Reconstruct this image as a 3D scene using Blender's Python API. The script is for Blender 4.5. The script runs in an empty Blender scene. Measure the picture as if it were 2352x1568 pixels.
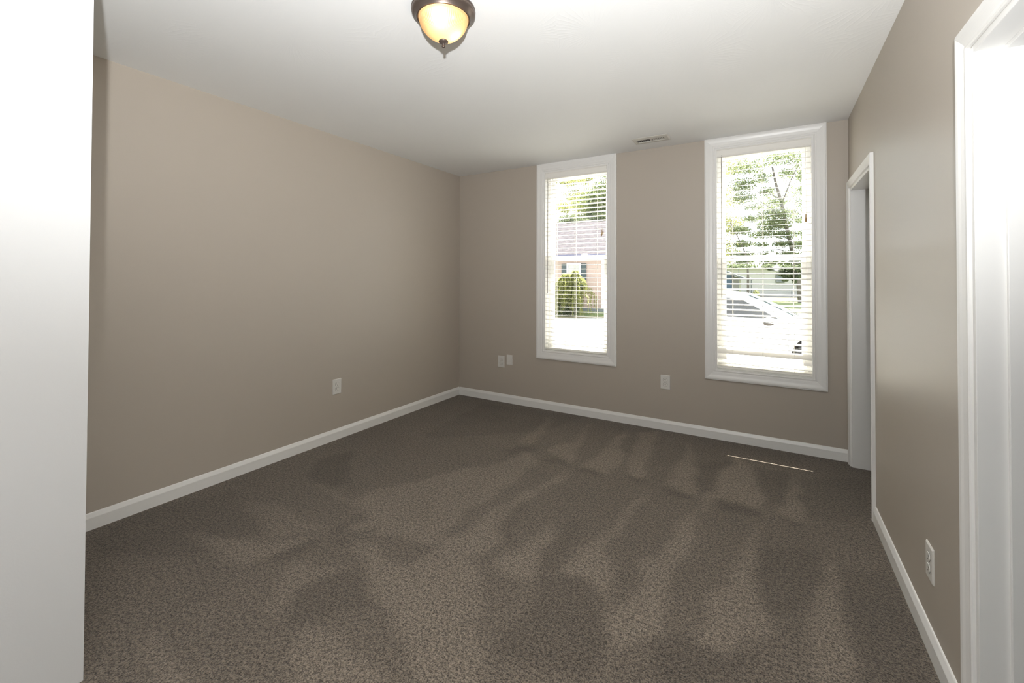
import bpy, bmesh, math, random
from mathutils import Vector, Matrix
PI = math.pi
sc = bpy.context.scene
C = sc.collection

# ------------------------------------------------------------------ camera, world, sun, exposure
CAM = (0.0, 0.0, 1.2905)
F_PX, CY = 1000.03, 627.54
YAW, PITCH, ROLL = 0.5372974, 0.0129031, 0.0031610
cd = bpy.data.cameras.new('camera'); cam = bpy.data.objects.new('camera', cd); C.objects.link(cam)
fwd = Vector((-math.sin(YAW), math.cos(YAW), 0)); rgt = Vector((math.cos(YAW), math.sin(YAW), 0)); up = Vector((0, 0, 1))
f2 = fwd*math.cos(PITCH) + up*math.sin(PITCH); u2 = up*math.cos(PITCH) - fwd*math.sin(PITCH)
r3 = rgt*math.cos(ROLL) + u2*math.sin(ROLL); u3 = u2*math.cos(ROLL) - rgt*math.sin(ROLL)
cam.matrix_world = Matrix(((r3.x, u3.x, -f2.x, CAM[0]), (r3.y, u3.y, -f2.y, CAM[1]), (r3.z, u3.z, -f2.z, CAM[2]), (0, 0, 0, 1)))
cd.sensor_fit = 'HORIZONTAL'; cd.sensor_width = 36.0; cd.lens = F_PX*36.0/2352.0
cd.shift_x = 0.0; cd.shift_y = (CY-784.0)/2352.0
cd.clip_start = 0.02; cd.clip_end = 400
sc.camera = cam

sc.view_settings.view_transform = 'Standard'; sc.view_settings.look = 'None'
sc.view_settings.gamma = 1.0; sc.view_settings.use_curve_mapping = False
sc.view_settings.exposure = 0.17

w = bpy.data.worlds.new('sky'); sc.world = w; w.use_nodes = True
bg = w.node_tree.nodes['Background']; bg.inputs[0].default_value = (0.86, 0.93, 1.0, 1); bg.inputs[1].default_value = 3.6

sd = bpy.data.lights.new('sun', 'SUN'); sd.energy = 40.0; sd.angle = math.radians(0.5); sd.color = (1.0, 0.96, 0.88)
sun = bpy.data.objects.new('sun', sd); C.objects.link(sun)
sun.rotation_euler = Vector((0.035, -0.400, -0.775)).to_track_quat('-Z', 'Y').to_euler()

# the flash on the camera's hot shoe, tilted up a little
fd = bpy.data.lights.new('camera_flash', 'SPOT'); fd.energy = 425; fd.color = (0.975, 0.985, 0.985)
fd.spot_size = math.radians(172); fd.spot_blend = 1.0; fd.shadow_soft_size = 0.022
flash = bpy.data.objects.new('camera_flash', fd); C.objects.link(flash); flash.location = (0.07, -0.13, 1.48)
flash.rotation_euler = Vector((-.21, .42, .86)).to_track_quat('-Z', 'Y').to_euler()

cy = sc.cycles
cy.use_denoising = True
cy.max_bounces = 10; cy.diffuse_bounces = 7; cy.glossy_bounces = 4; cy.transmission_bounces = 8; cy.transparent_max_bounces = 24
cy.sample_clamp_indirect = 0.0; cy.caustics_reflective = False; cy.caustics_refractive = False

# ------------------------------------------------------------------ helpers
class MB:
    def __init__(s): s.v = []; s.f = []; s.m = []; s.mi = 0
    def add(s, vs, fs):
        o = len(s.v); s.v += [tuple(q) for q in vs]
        for f in fs: s.f.append(tuple(i+o for i in f)); s.m.append(s.mi)
        return s
    def box(s, x0, x1, y0, y1, z0, z1):
        v = [(x0,y0,z0),(x1,y0,z0),(x1,y1,z0),(x0,y1,z0),(x0,y0,z1),(x1,y0,z1),(x1,y1,z1),(x0,y1,z1)]
        return s.add(v, [(3,2,1,0),(4,5,6,7),(0,1,5,4),(1,2,6,5),(2,3,7,6),(3,0,4,7)])
    def prism(s, pts, fn, d0, d1):
        """pts 2D polygon, fn(a,b,d) -> xyz, extruded d0..d1"""
        n = len(pts)
        v = [fn(a, b, d0) for a, b in pts] + [fn(a, b, d1) for a, b in pts]
        f = [tuple(range(n-1, -1, -1)), tuple(range(n, 2*n))] + [(i, (i+1) % n, n+(i+1) % n, n+i) for i in range(n)]
        return s.add(v, f)
    def lathe(s, prof, c=(0,0,0), n=48, rib=None):
        v = []; f = []
        for r, z in prof:
            for k in range(n):
                a = 2*PI*k/n; rr = r*(1+(rib(k, r, z) if rib else 0))
                v.append((c[0]+rr*math.cos(a), c[1]+rr*math.sin(a), c[2]+z))
        for i in range(len(prof)-1):
            for k in range(n):
                k2 = (k+1) % n
                f.append((i*n+k, i*n+k2, (i+1)*n+k2, (i+1)*n+k))
        return s.add(v, f)
    def tube(s, pts, r, n=8, r1=None):
        pts = [Vector(q) for q in pts]; v = []; f = []
        m = len(pts)
        for i, q in enumerate(pts):
            t = (pts[min(i+1, m-1)]-pts[max(i-1, 0)]).normalized()
            a = t.orthogonal().normalized() if abs(t.z) > .99 else t.cross(Vector((0,0,1))).normalized()
            b = t.cross(a).normalized()
            rr = r if r1 is None else r+(r1-r)*i/max(1, m-1)
            for k in range(n):
                th = 2*PI*k/n; v.append(tuple(q+(a*math.cos(th)+b*math.sin(th))*rr))
        for i in range(m-1):
            for k in range(n):
                k2 = (k+1) % n; f.append((i*n+k, i*n+k2, (i+1)*n+k2, (i+1)*n+k))
        f.append(tuple(range(n-1, -1, -1))); f.append(tuple((m-1)*n+k for k in range(n)))
        return s.add(v, f)
    def sphere(s, c, r, sx=1, sy=1, sz=1, n=12, m=8):
        prof = [(max(1e-4, r*math.sin(PI*i/m)), r*math.cos(PI*i/m)) for i in range(m+1)]
        v = []; f = []
        for pr, z in prof:
            for k in range(n):
                a = 2*PI*k/n; v.append((c[0]+pr*math.cos(a)*sx, c[1]+pr*math.sin(a)*sy, c[2]+z*sz))
        for i in range(m):
            for k in range(n):
                k2 = (k+1) % n; f.append(((i+1)*n+k, (i+1)*n+k2, i*n+k2, i*n+k))
        return s.add(v, f)
    def build(s, name, mats, parent=None, smooth=False, loc=(0,0,0), bevel=0, fixn=True):
        me = bpy.data.meshes.new(name); me.from_pydata(s.v, [], s.f); me.update()
        for m_ in (mats if isinstance(mats, (list, tuple)) else [mats]): me.materials.append(m_)
        me.polygons.foreach_set('material_index', s.m)
        if fixn:
            bm = bmesh.new(); bm.from_mesh(me); bmesh.ops.recalc_face_normals(bm, faces=bm.faces); bm.to_mesh(me); bm.free()
        if smooth:
            me.polygons.foreach_set('use_smooth', [True]*len(me.polygons))
            try: me.set_sharp_from_angle(angle=math.radians(38))
            except Exception: pass
        o = bpy.data.objects.new(name, me); C.objects.link(o); o.location = loc
        if parent: o.parent = parent
        if bevel:
            b = o.modifiers.new('bevel', 'BEVEL'); b.width = bevel; b.segments = 2; b.limit_method = 'ANGLE'; b.angle_limit = math.radians(40)
        return o

def tag(o, label=None, cat=None, group=None, kind=None):
    if label: o['label'] = label
    if cat: o['category'] = cat
    if group: o['group'] = group
    if kind: o['kind'] = kind
    return o
def empty(name, loc=(0,0,0), **k):
    o = bpy.data.objects.new(name, None); C.objects.link(o); o.location = loc; o.empty_display_size = .1
    return tag(o, **k)

def sweep(mb, a0, a1, b0, b1, prof, fn, closed=True):
    """moulding of profile (outward offset, protrusion) mitred round the rectangle a0..a1 x b0..b1"""
    n = len(prof); v = []
    cor = [(a0, b0, -1, -1), (a0, b1, -1, 1), (a1, b1, 1, 1), (a1, b0, 1, -1)]
    for a, b, sa, sb in cor:
        for o_, t in prof:
            bb = b + sb*o_ if (closed or sb > 0) else b
            v.append(fn(a+sa*o_, bb, t))
    f = []
    segs = [(0,1),(1,2),(2,3)] + ([(3,0)] if closed else [])
    for i, j in segs:
        for k in range(n-1): f.append((i*n+k, i*n+k+1, j*n+k+1, j*n+k))
        f.append((i*n+n-1, i*n, j*n, j*n+n-1))
    if not closed: f.append(tuple(range(n))); f.append(tuple(3*n+k for k in range(n-1, -1, -1)))
    return mb.add(v, f)

# ------------------------------------------------------------------ materials
def mat(name, col, rough=.6, spec=.5, metal=0, **k):
    m = bpy.data.materials.new(name); m.use_nodes = True
    b = m.node_tree.nodes['Principled BSDF']
    b.inputs['Base Color'].default_value = (*col, 1); b.inputs['Roughness'].default_value = rough
    b.inputs['Specular IOR Level'].default_value = spec; b.inputs['Metallic'].default_value = metal
    for kk, vv in k.items(): b.inputs[kk.replace('_', ' ')].default_value = vv
    return m
def N(m, t, **k):
    n = m.node_tree.nodes.new(t)
    for a, b in k.items(): setattr(n, a, b)
    return n
def LK(m, a, b): m.node_tree.links.new(a, b)
def P(m): return m.node_tree.nodes['Principled BSDF']
def objco(m, scale=(1,1,1)):
    g = N(m, 'ShaderNodeNewGeometry'); mp = N(m, 'ShaderNodeMapping'); mp.inputs['Scale'].default_value = scale
    LK(m, g.outputs['Position'], mp.inputs['Vector']); return mp.outputs[0]
def noise(m, co, scale, detail=2, rough=.5):
    n = N(m, 'ShaderNodeTexNoise'); n.inputs['Scale'].default_value = scale; n.inputs['Detail'].default_value = detail
    n.inputs['Roughness'].default_value = rough; LK(m, co, n.inputs['Vector']); return n.outputs['Fac']
def bump(m, h, strength, dist, prev=None):
    b = N(m, 'ShaderNodeBump'); b.inputs['Strength'].default_value = strength; b.inputs['Distance'].default_value = dist
    LK(m, h, b.inputs['Height'])
    if prev: LK(m, prev, b.inputs['Normal'])
    LK(m, b.outputs[0], P(m).inputs['Normal']); return b.outputs[0]
def math_(m, op, a, b=None):
    n = N(m, 'ShaderNodeMath', operation=op)
    for i, q in enumerate((a, b)):
        if q is None: continue
        if isinstance(q, (int, float)): n.inputs[i].default_value = q
        else: LK(m, q, n.inputs[i])
    return n.outputs[0]
def mixcol(m, fac, c1, c2):
    n = N(m, 'ShaderNodeMix', data_type='RGBA')
    if isinstance(fac, (int, float)): n.inputs[0].default_value = fac
    else: LK(m, fac, n.inputs[0])
    for i, c in ((6, c1), (7, c2)):
        if isinstance(c, tuple): n.inputs[i].default_value = (*c, 1)
        else: LK(m, c, n.inputs[i])
    return n.outputs[2]
def ramp(m, fac, p0, p1):
    n = N(m, 'ShaderNodeMapRange'); LK(m, fac, n.inputs[0]); n.inputs[1].default_value = p0; n.inputs[2].default_value = p1
    return n.outputs[0]
def speckled(name, c1, c2, scale, rough=.7, b=0, bd=.01, lo=.35, hi=.65, **k):
    m = mat(name, c1, rough, **k); co = objco(m); f = noise(m, co, scale, 3)
    LK(m, mixcol(m, ramp(m, f, lo, hi), c1, c2), P(m).inputs['Base Color'])
    if b: bump(m, f, b, bd)
    return m

# taupe wall paint with a faint roller stipple
M_wall = mat('taupe_paint', (.440, .393, .338), .42, .35)
_co = objco(M_wall); bump(M_wall, noise(M_wall, _co, 260, 2), .10, .0015)
M_white = mat('white_trim_paint', (.76, .752, .735), .34, .45)
bump(M_white, noise(M_white, objco(M_white), 60, 2), .06, .0015)
M_wallwhite = mat('white_wall_paint', (.63, .635, .64), .6, .3)
bump(M_wallwhite, noise(M_wallwhite, objco(M_wallwhite), 200, 2), .08, .0015)
M_vinyl = mat('white_vinyl', (.80, .80, .785), .35, .45)
M_slat = mat('white_faux_wood', (.80, .78, .74), .45, .4)
M_plate = mat('white_plastic_plate', (.66, .645, .61), .35, .5)
M_recept = mat('light_plastic_receptacle', (.70, .68, .64), .35, .5)
M_slot = mat('dark_slot', (.03, .025, .02), .6)
M_dark = mat('dark_interior', (.02, .018, .015), .8)
M_cord = mat('white_cord', (.75, .73, .69), .8)
M_tassel = speckled('golden_wood', (.42, .26, .09), (.30, .17, .05), 90, .45)
M_bronze = mat('oil_rubbed_bronze', (.135, .105, .09), .36, .5, 0.7)
bump(M_bronze, noise(M_bronze, objco(M_bronze), 40, 2), .03, .001)
M_wand = mat('clear_wand', (.42, .40, .37), .25, .5)

# ceiling: sprayed crow's-foot plaster, strokes radiating from random stamps
M_ceil = mat('stomped_plaster_ceiling', (.82, .825, .825), .75, .25)
def _ceil(m):
    g = N(m, 'ShaderNodeNewGeometry').outputs['Position']
    vo = N(m, 'ShaderNodeTexVoronoi', feature='F1', voronoi_dimensions='2D'); vo.inputs['Scale'].default_value = 2.6
    LK(m, g, vo.inputs['Vector'])
    sub = N(m, 'ShaderNodeVectorMath', operation='SUBTRACT'); sc_ = N(m, 'ShaderNodeVectorMath', operation='SCALE'); sc_.inputs['Scale'].default_value = 2.6
    LK(m, g, sub.inputs[0]); LK(m, vo.outputs['Position'], sub.inputs[1])
    sx = N(m, 'ShaderNodeSeparateXYZ'); LK(m, sub.outputs[0], sx.inputs[0])
    ang = math_(m, 'ARCTAN2', sx.outputs[1], sx.outputs[0])
    wob = noise(m, g, 9, 2)
    a2 = math_(m, 'ADD', math_(m, 'MULTIPLY', ang, 21.0), math_(m, 'MULTIPLY', wob, 4.5))
    ridge = math_(m, 'POWER', math_(m, 'ABSOLUTE', math_(m, 'SINE', a2)), 14.0)
    mask = ramp(m, noise(m, g, 3.2, 2), .42, .62)
    h = math_(m, 'MULTIPLY', ridge, mask)
    n1 = bump(m, h, .09, .003)
    bump(m, noise(m, g, 120, 2), .08, .002, n1)
_ceil(M_ceil)

# carpet: brown-grey cut pile; the vacuum cleaner's strokes come in as the mesh's nap attribute
M_carpet = mat('brown_grey_carpet', (.12, .1, .08), .97, .08)
def _carpet(m):
    g = N(m, 'ShaderNodeNewGeometry').outputs['Position']
    at = N(m, 'ShaderNodeAttribute', attribute_name='nap'); nap = at.outputs['Fac']
    f1 = noise(m, g, 180, 3, .65); f2_ = noise(m, g, 75, 3, .6); f3 = noise(m, g, 2.2, 3)
    vo = N(m, 'ShaderNodeTexVoronoi', feature='F1'); vo.inputs['Scale'].default_value = 150; LK(m, g, vo.inputs['Vector'])
    tuft = math_(m, 'ADD', math_(m, 'MULTIPLY', f1, .62), math_(m, 'MULTIPLY', f2_, .38))
    t = ramp(m, tuft, .41, .60)
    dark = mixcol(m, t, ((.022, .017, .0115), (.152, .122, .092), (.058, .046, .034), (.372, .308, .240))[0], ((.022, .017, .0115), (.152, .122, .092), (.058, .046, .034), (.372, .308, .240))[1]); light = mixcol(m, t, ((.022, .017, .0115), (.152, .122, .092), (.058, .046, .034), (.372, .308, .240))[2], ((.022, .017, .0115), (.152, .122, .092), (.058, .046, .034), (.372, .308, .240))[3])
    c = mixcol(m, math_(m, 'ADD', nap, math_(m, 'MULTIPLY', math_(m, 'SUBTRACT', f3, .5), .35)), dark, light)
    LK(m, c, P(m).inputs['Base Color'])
    n1 = bump(m, tuft, .9, .010)
    bump(m, vo.outputs['Distance'], .35, .004, n1)
    P(m).inputs['Sheen Weight'].default_value = .15; P(m).inputs['Sheen Roughness'].default_value = .6
_carpet(M_carpet)

def glass(name, tint=(1,1,1), f0=.06):
    m = bpy.data.materials.new(name); m.use_nodes = True; nt = m.node_tree
    nt.nodes.remove(nt.nodes['Principled BSDF']); out = nt.nodes['Material Output']
    t = N(m, 'ShaderNodeBsdfTransparent'); t.inputs[0].default_value = (*tint, 1)
    g = N(m, 'ShaderNodeBsdfGlossy'); g.inputs['Roughness'].default_value = .02
    mx = N(m, 'ShaderNodeMixShader'); lw = N(m, 'ShaderNodeFresnel'); lw.inputs[0].default_value = 1.45
    gm = N(m, 'ShaderNodeNewGeometry')
    LK(m, math_(m, 'MULTIPLY', lw.outputs[0], math_(m, 'SUBTRACT', 1.0, gm.outputs['Backfacing'])), mx.inputs[0]); LK(m, t.outputs[0], mx.inputs[1]); LK(m, g.outputs[0], mx.inputs[2]); LK(m, mx.outputs[0], out.inputs[0])
    return m
M_glass = glass('window_glass', (.97, .98, .97))

# ------------------------------------------------------------------ room shell
XL, XR, YB, H = -3.007, 0.475, 3.899, 2.44
WT = 0.115           # partition thickness
WB = 0.20            # outer wall
W1 = (-1.950, -1.289, 0.578, 2.361)      # window openings x0,x1,z0,z1
W2 = (-0.392, 0.270, 0.560, 2.361)
D1 = (3.055, 3.812, 1.930)               # far doorway in the right wall: y0, y1, head
D2 = (0.86, 1.672, 1.930)                # near doorway in the right wall
NEARX = -1.90; NEARY = 0.300; NEARY2 = 0.512              # end of the near wall
def struct(name, mb, m, parent=None, **k):
    o = mb.build(name, m, parent, **k)
    if not parent: o['kind'] = 'structure'
    return o
mb = MB()
for x0, x1, z0, z1 in [(XL-.2, W1[0], -.02, H+.02), (W1[1], W2[0], -.02, H+.02), (W2[1], 2.7, -.02, H+.02),
                       (W1[0], W1[1], -.02, W1[2]), (W1[0], W1[1], W1[3], H+.02), (W2[0], W2[1], -.02, W2[2]), (W2[0], W2[1], W2[3], H+.02)]:
    mb.box(x0, x1, YB, YB+WB, z0, z1)
struct('wall_back', mb, M_wall)
struct('wall_left', MB().box(XL-.15, XL, -2.0, YB, -.02, H+.02), M_wall)
mb = MB()
for y0, y1, z0, z1 in [(D1[1], YB, -.02, H+.02), (D2[1], D1[0], -.02, H+.02), (-2.0, D2[0], -.02, H+.02), (D1[0], D1[1], D1[2], H+.02), (D2[0], D2[1], D2[2], H+.02)]:
    mb.box(XR, XR+WT, y0, y1, z0, z1)
struct('wall_right', mb, M_wall)
struct('wall_near', MB().box(XL, NEARX, NEARY, NEARY2, 0, H), M_wallwhite)
struct('wall_hall', MB().box(XL-.15, 2.7, -2.15, -2.0, -.02, H+.02), M_wallwhite)
struct('wall_side', MB().box(2.55, 2.7, -2.0, YB, -.02, H+.02), M_wallwhite)
struct('wall_closet', MB().box(XR+WT, 2.55, 2.25, 2.35, 0, H), M_wallwhite)
struct('ceiling', MB().box(XL-.15, 2.7, -2.15, YB+WB, H, H+.12), M_ceil)

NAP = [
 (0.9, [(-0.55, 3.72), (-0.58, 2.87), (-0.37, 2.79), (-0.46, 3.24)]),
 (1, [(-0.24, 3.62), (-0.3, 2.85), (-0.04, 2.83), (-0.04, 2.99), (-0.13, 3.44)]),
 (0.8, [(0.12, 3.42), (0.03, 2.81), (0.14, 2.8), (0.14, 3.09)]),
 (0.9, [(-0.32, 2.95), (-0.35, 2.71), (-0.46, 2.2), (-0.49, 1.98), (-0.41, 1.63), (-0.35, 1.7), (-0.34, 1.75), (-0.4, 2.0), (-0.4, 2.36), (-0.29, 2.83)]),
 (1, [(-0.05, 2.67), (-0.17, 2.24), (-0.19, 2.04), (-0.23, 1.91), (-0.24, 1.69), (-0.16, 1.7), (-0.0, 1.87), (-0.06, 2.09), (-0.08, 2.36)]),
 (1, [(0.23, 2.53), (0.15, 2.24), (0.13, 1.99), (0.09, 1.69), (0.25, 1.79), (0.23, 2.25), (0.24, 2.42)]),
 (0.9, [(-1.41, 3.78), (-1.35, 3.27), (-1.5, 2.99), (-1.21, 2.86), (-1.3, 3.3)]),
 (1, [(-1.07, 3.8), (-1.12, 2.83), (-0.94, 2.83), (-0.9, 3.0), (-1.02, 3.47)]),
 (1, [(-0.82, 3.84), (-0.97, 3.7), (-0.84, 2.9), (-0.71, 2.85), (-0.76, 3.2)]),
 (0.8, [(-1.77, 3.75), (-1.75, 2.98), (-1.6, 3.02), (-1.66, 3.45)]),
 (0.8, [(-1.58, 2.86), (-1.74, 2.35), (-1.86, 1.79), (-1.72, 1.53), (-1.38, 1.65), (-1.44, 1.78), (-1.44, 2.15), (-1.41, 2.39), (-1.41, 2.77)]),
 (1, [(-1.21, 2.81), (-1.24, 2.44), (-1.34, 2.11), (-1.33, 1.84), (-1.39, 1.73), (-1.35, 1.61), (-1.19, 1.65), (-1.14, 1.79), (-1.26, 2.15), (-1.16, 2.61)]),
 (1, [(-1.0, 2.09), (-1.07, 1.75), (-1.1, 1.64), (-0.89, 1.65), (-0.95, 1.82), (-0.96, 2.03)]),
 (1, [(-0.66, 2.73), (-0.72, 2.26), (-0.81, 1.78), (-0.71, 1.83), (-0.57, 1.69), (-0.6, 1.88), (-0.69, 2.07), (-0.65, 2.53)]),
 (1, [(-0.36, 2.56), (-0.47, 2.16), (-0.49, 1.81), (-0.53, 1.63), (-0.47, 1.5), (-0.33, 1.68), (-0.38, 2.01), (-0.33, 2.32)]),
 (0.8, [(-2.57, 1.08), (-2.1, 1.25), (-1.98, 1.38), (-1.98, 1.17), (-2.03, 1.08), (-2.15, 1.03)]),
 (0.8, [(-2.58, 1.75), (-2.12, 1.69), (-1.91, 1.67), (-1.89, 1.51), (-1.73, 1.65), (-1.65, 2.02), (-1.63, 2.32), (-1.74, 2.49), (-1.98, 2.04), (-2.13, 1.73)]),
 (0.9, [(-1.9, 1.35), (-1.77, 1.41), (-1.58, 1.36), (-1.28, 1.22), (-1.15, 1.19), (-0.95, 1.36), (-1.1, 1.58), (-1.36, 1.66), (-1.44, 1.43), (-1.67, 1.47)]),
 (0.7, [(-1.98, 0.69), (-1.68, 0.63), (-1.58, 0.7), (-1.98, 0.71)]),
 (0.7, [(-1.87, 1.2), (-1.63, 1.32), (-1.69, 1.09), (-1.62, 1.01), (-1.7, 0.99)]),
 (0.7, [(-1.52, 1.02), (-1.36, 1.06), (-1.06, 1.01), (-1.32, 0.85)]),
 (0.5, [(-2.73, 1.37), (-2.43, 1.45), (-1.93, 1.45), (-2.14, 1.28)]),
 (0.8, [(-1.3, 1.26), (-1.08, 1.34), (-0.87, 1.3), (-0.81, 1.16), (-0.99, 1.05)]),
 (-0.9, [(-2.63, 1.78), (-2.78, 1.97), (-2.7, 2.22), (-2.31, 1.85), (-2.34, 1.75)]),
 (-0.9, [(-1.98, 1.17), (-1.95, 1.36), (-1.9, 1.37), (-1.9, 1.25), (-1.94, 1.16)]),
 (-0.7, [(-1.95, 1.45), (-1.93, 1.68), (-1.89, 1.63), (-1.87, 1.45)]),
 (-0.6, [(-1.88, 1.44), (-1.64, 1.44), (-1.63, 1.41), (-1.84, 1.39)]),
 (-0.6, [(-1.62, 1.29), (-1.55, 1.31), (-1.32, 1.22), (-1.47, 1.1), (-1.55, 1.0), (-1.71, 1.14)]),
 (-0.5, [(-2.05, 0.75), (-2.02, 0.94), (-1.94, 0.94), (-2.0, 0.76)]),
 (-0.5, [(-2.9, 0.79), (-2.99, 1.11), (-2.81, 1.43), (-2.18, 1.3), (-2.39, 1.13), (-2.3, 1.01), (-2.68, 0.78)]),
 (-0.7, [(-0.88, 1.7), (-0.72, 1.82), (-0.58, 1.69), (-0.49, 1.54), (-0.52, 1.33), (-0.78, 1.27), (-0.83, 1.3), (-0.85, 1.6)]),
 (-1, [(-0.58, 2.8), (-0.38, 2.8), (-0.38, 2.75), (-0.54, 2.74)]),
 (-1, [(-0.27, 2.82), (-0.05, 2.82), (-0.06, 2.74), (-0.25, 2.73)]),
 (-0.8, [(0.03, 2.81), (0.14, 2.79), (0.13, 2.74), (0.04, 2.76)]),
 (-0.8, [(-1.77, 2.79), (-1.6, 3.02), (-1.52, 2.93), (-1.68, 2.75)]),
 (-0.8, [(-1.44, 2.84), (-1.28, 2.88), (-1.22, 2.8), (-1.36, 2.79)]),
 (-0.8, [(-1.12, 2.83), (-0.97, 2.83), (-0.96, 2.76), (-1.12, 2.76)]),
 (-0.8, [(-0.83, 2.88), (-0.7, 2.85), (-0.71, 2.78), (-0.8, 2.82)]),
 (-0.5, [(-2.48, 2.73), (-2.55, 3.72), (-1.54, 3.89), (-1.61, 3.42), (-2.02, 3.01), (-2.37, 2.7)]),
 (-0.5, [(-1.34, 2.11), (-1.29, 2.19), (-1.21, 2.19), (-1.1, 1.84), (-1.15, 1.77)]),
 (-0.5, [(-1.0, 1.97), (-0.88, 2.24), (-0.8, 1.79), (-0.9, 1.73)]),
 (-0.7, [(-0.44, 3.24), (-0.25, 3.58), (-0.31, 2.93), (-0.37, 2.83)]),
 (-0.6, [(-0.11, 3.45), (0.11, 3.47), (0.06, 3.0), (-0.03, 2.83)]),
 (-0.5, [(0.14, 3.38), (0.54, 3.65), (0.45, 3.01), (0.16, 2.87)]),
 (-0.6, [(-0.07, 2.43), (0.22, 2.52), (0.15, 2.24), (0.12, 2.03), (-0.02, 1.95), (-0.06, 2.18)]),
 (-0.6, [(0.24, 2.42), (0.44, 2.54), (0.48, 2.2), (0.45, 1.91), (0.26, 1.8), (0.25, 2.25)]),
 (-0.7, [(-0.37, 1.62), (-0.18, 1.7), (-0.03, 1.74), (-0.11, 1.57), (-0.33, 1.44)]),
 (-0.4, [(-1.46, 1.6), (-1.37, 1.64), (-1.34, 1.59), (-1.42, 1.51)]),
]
def make_floor():
    import numpy as np
    st = .016
    xs = np.arange(XL-.1, 2.62, st); ys = np.arange(-2.1, YB+.1, st)
    X, Y = np.meshgrid(xs, ys); rs = np.random.RandomState(3)
    def blur(a, n):
        for _ in range(n):
            a = (np.roll(a, 1, 0)+np.roll(a, -1, 0)+2*a)/4; a = (np.roll(a, 1, 1)+np.roll(a, -1, 1)+2*a)/4
        return a
    wx = blur(rs.randn(*X.shape), 12); wx *= .012/wx.std(); wy = blur(rs.randn(*X.shape), 12); wy *= .012/wy.std()
    Xw, Yw = X+wx, Y+wy
    def poly(pts):
        ins = np.zeros(X.shape, bool); n = len(pts)
        for i in range(n):
            x0, y0 = pts[i]; x1, y1 = pts[(i+1) % n]
            if y0 == y1: continue
            c = ((y0 > Yw) != (y1 > Yw)) & (Xw < (x1-x0)*(Yw-y0)/(y1-y0)+x0); ins ^= c
        return ins
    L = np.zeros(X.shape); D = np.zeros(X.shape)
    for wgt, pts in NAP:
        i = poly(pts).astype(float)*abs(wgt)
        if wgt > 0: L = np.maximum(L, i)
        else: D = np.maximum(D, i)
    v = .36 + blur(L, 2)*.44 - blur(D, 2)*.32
    v = np.clip(v, 0, 1)
    ny, nx = X.shape
    verts = np.stack([X.ravel(), Y.ravel(), np.zeros(X.size)], 1)
    idx = np.arange(nx*ny).reshape(ny, nx)
    faces = np.stack([idx[:-1, :-1].ravel(), idx[:-1, 1:].ravel(), idx[1:, 1:].ravel(), idx[1:, :-1].ravel()], 1)
    me = bpy.data.meshes.new('floor'); me.from_pydata(verts.tolist(), [], faces.tolist()); me.update()
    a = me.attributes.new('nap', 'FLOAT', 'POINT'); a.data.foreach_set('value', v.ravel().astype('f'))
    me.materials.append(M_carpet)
    o = bpy.data.objects.new('floor', me); C.objects.link(o); o['kind'] = 'structure'
make_floor()

# baseboards: flat board with an eased, stepped top
BB = [(0, 0), (.014, 0), (.014, .060), (.0132, .063), (.0055, .081), (.003, .084), (0, .085)]
def baseboard(name, path_fn, d0, d1):
    return struct(name, MB().prism(BB, path_fn, d0, d1), M_white)
baseboard('baseboard_left', lambda a, b, d: (XL+a, d, b), NEARY2, YB)
baseboard('baseboard_back', lambda a, b, d: (d, YB-a, b), XL+.014, XR)
baseboard('baseboard_right', lambda a, b, d: (XR-a, d, b), D2[1]+.064, D1[0]-.052)
baseboard('baseboard_corner', lambda a, b, d: (XR-a, d, b), D1[1]+.052, YB-.014)

# ------------------------------------------------------------------ doorways
CAS = [(.006, 0), (.006, .007), (.009, .0105), (.014, .011), (.018, .0085), (.022, .0085), (.040, .0125), (.050, .016), (.058, .0175), (.063, .0175), (.066, .015), (.070, .015), (.070, 0)]
def doorway(name, y0, y1, head, cw=1.0, stop=True):
    d = empty(name, (XR, (y0+y1)/2, 0), kind='structure')
    def loc(o): o.location = -d.location; return o
    prof = [(a*cw, t) for a, t in CAS]
    m_ = MB(); sweep(m_, y0+.004, y1-.004, 0.0, head-.004, prof, lambda a, b, t: (XR-t, a, b), closed=False)
    loc(m_.build('casing', M_white, d))
    m_ = MB(); jt = .018      # jamb lining
    m_.box(XR-.001, XR+WT+.001, y0-.001, y0+jt, 0, head); m_.box(XR-.001, XR+WT+.001, y1-jt, y1+.001, 0, head)
    m_.box(XR-.001, XR+WT+.001, y0+jt, y1-jt, head-jt, head+.001)
    loc(m_.build('jamb', M_white, d, bevel=.0015))
    if not stop: return d
    m_ = MB(); s0 = XR+.058; s1 = XR+.092
    m_.box(s0, s1, y0+jt, y0+jt+.011, 0, head-jt); m_.box(s0, s1, y1-jt-.011, y1-jt, 0, head-jt); m_.box(s0, s1, y0+jt+.011, y1-jt-.011, head-jt-.011, head-jt)
    loc(m_.build('door_stop', M_white, d, bevel=.0015))
    return d
doorway('door_1', D1[0], D1[1], D1[2], .78, False)
doorway('door_2', D2[0], D2[1], D2[2], .96)

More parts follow.
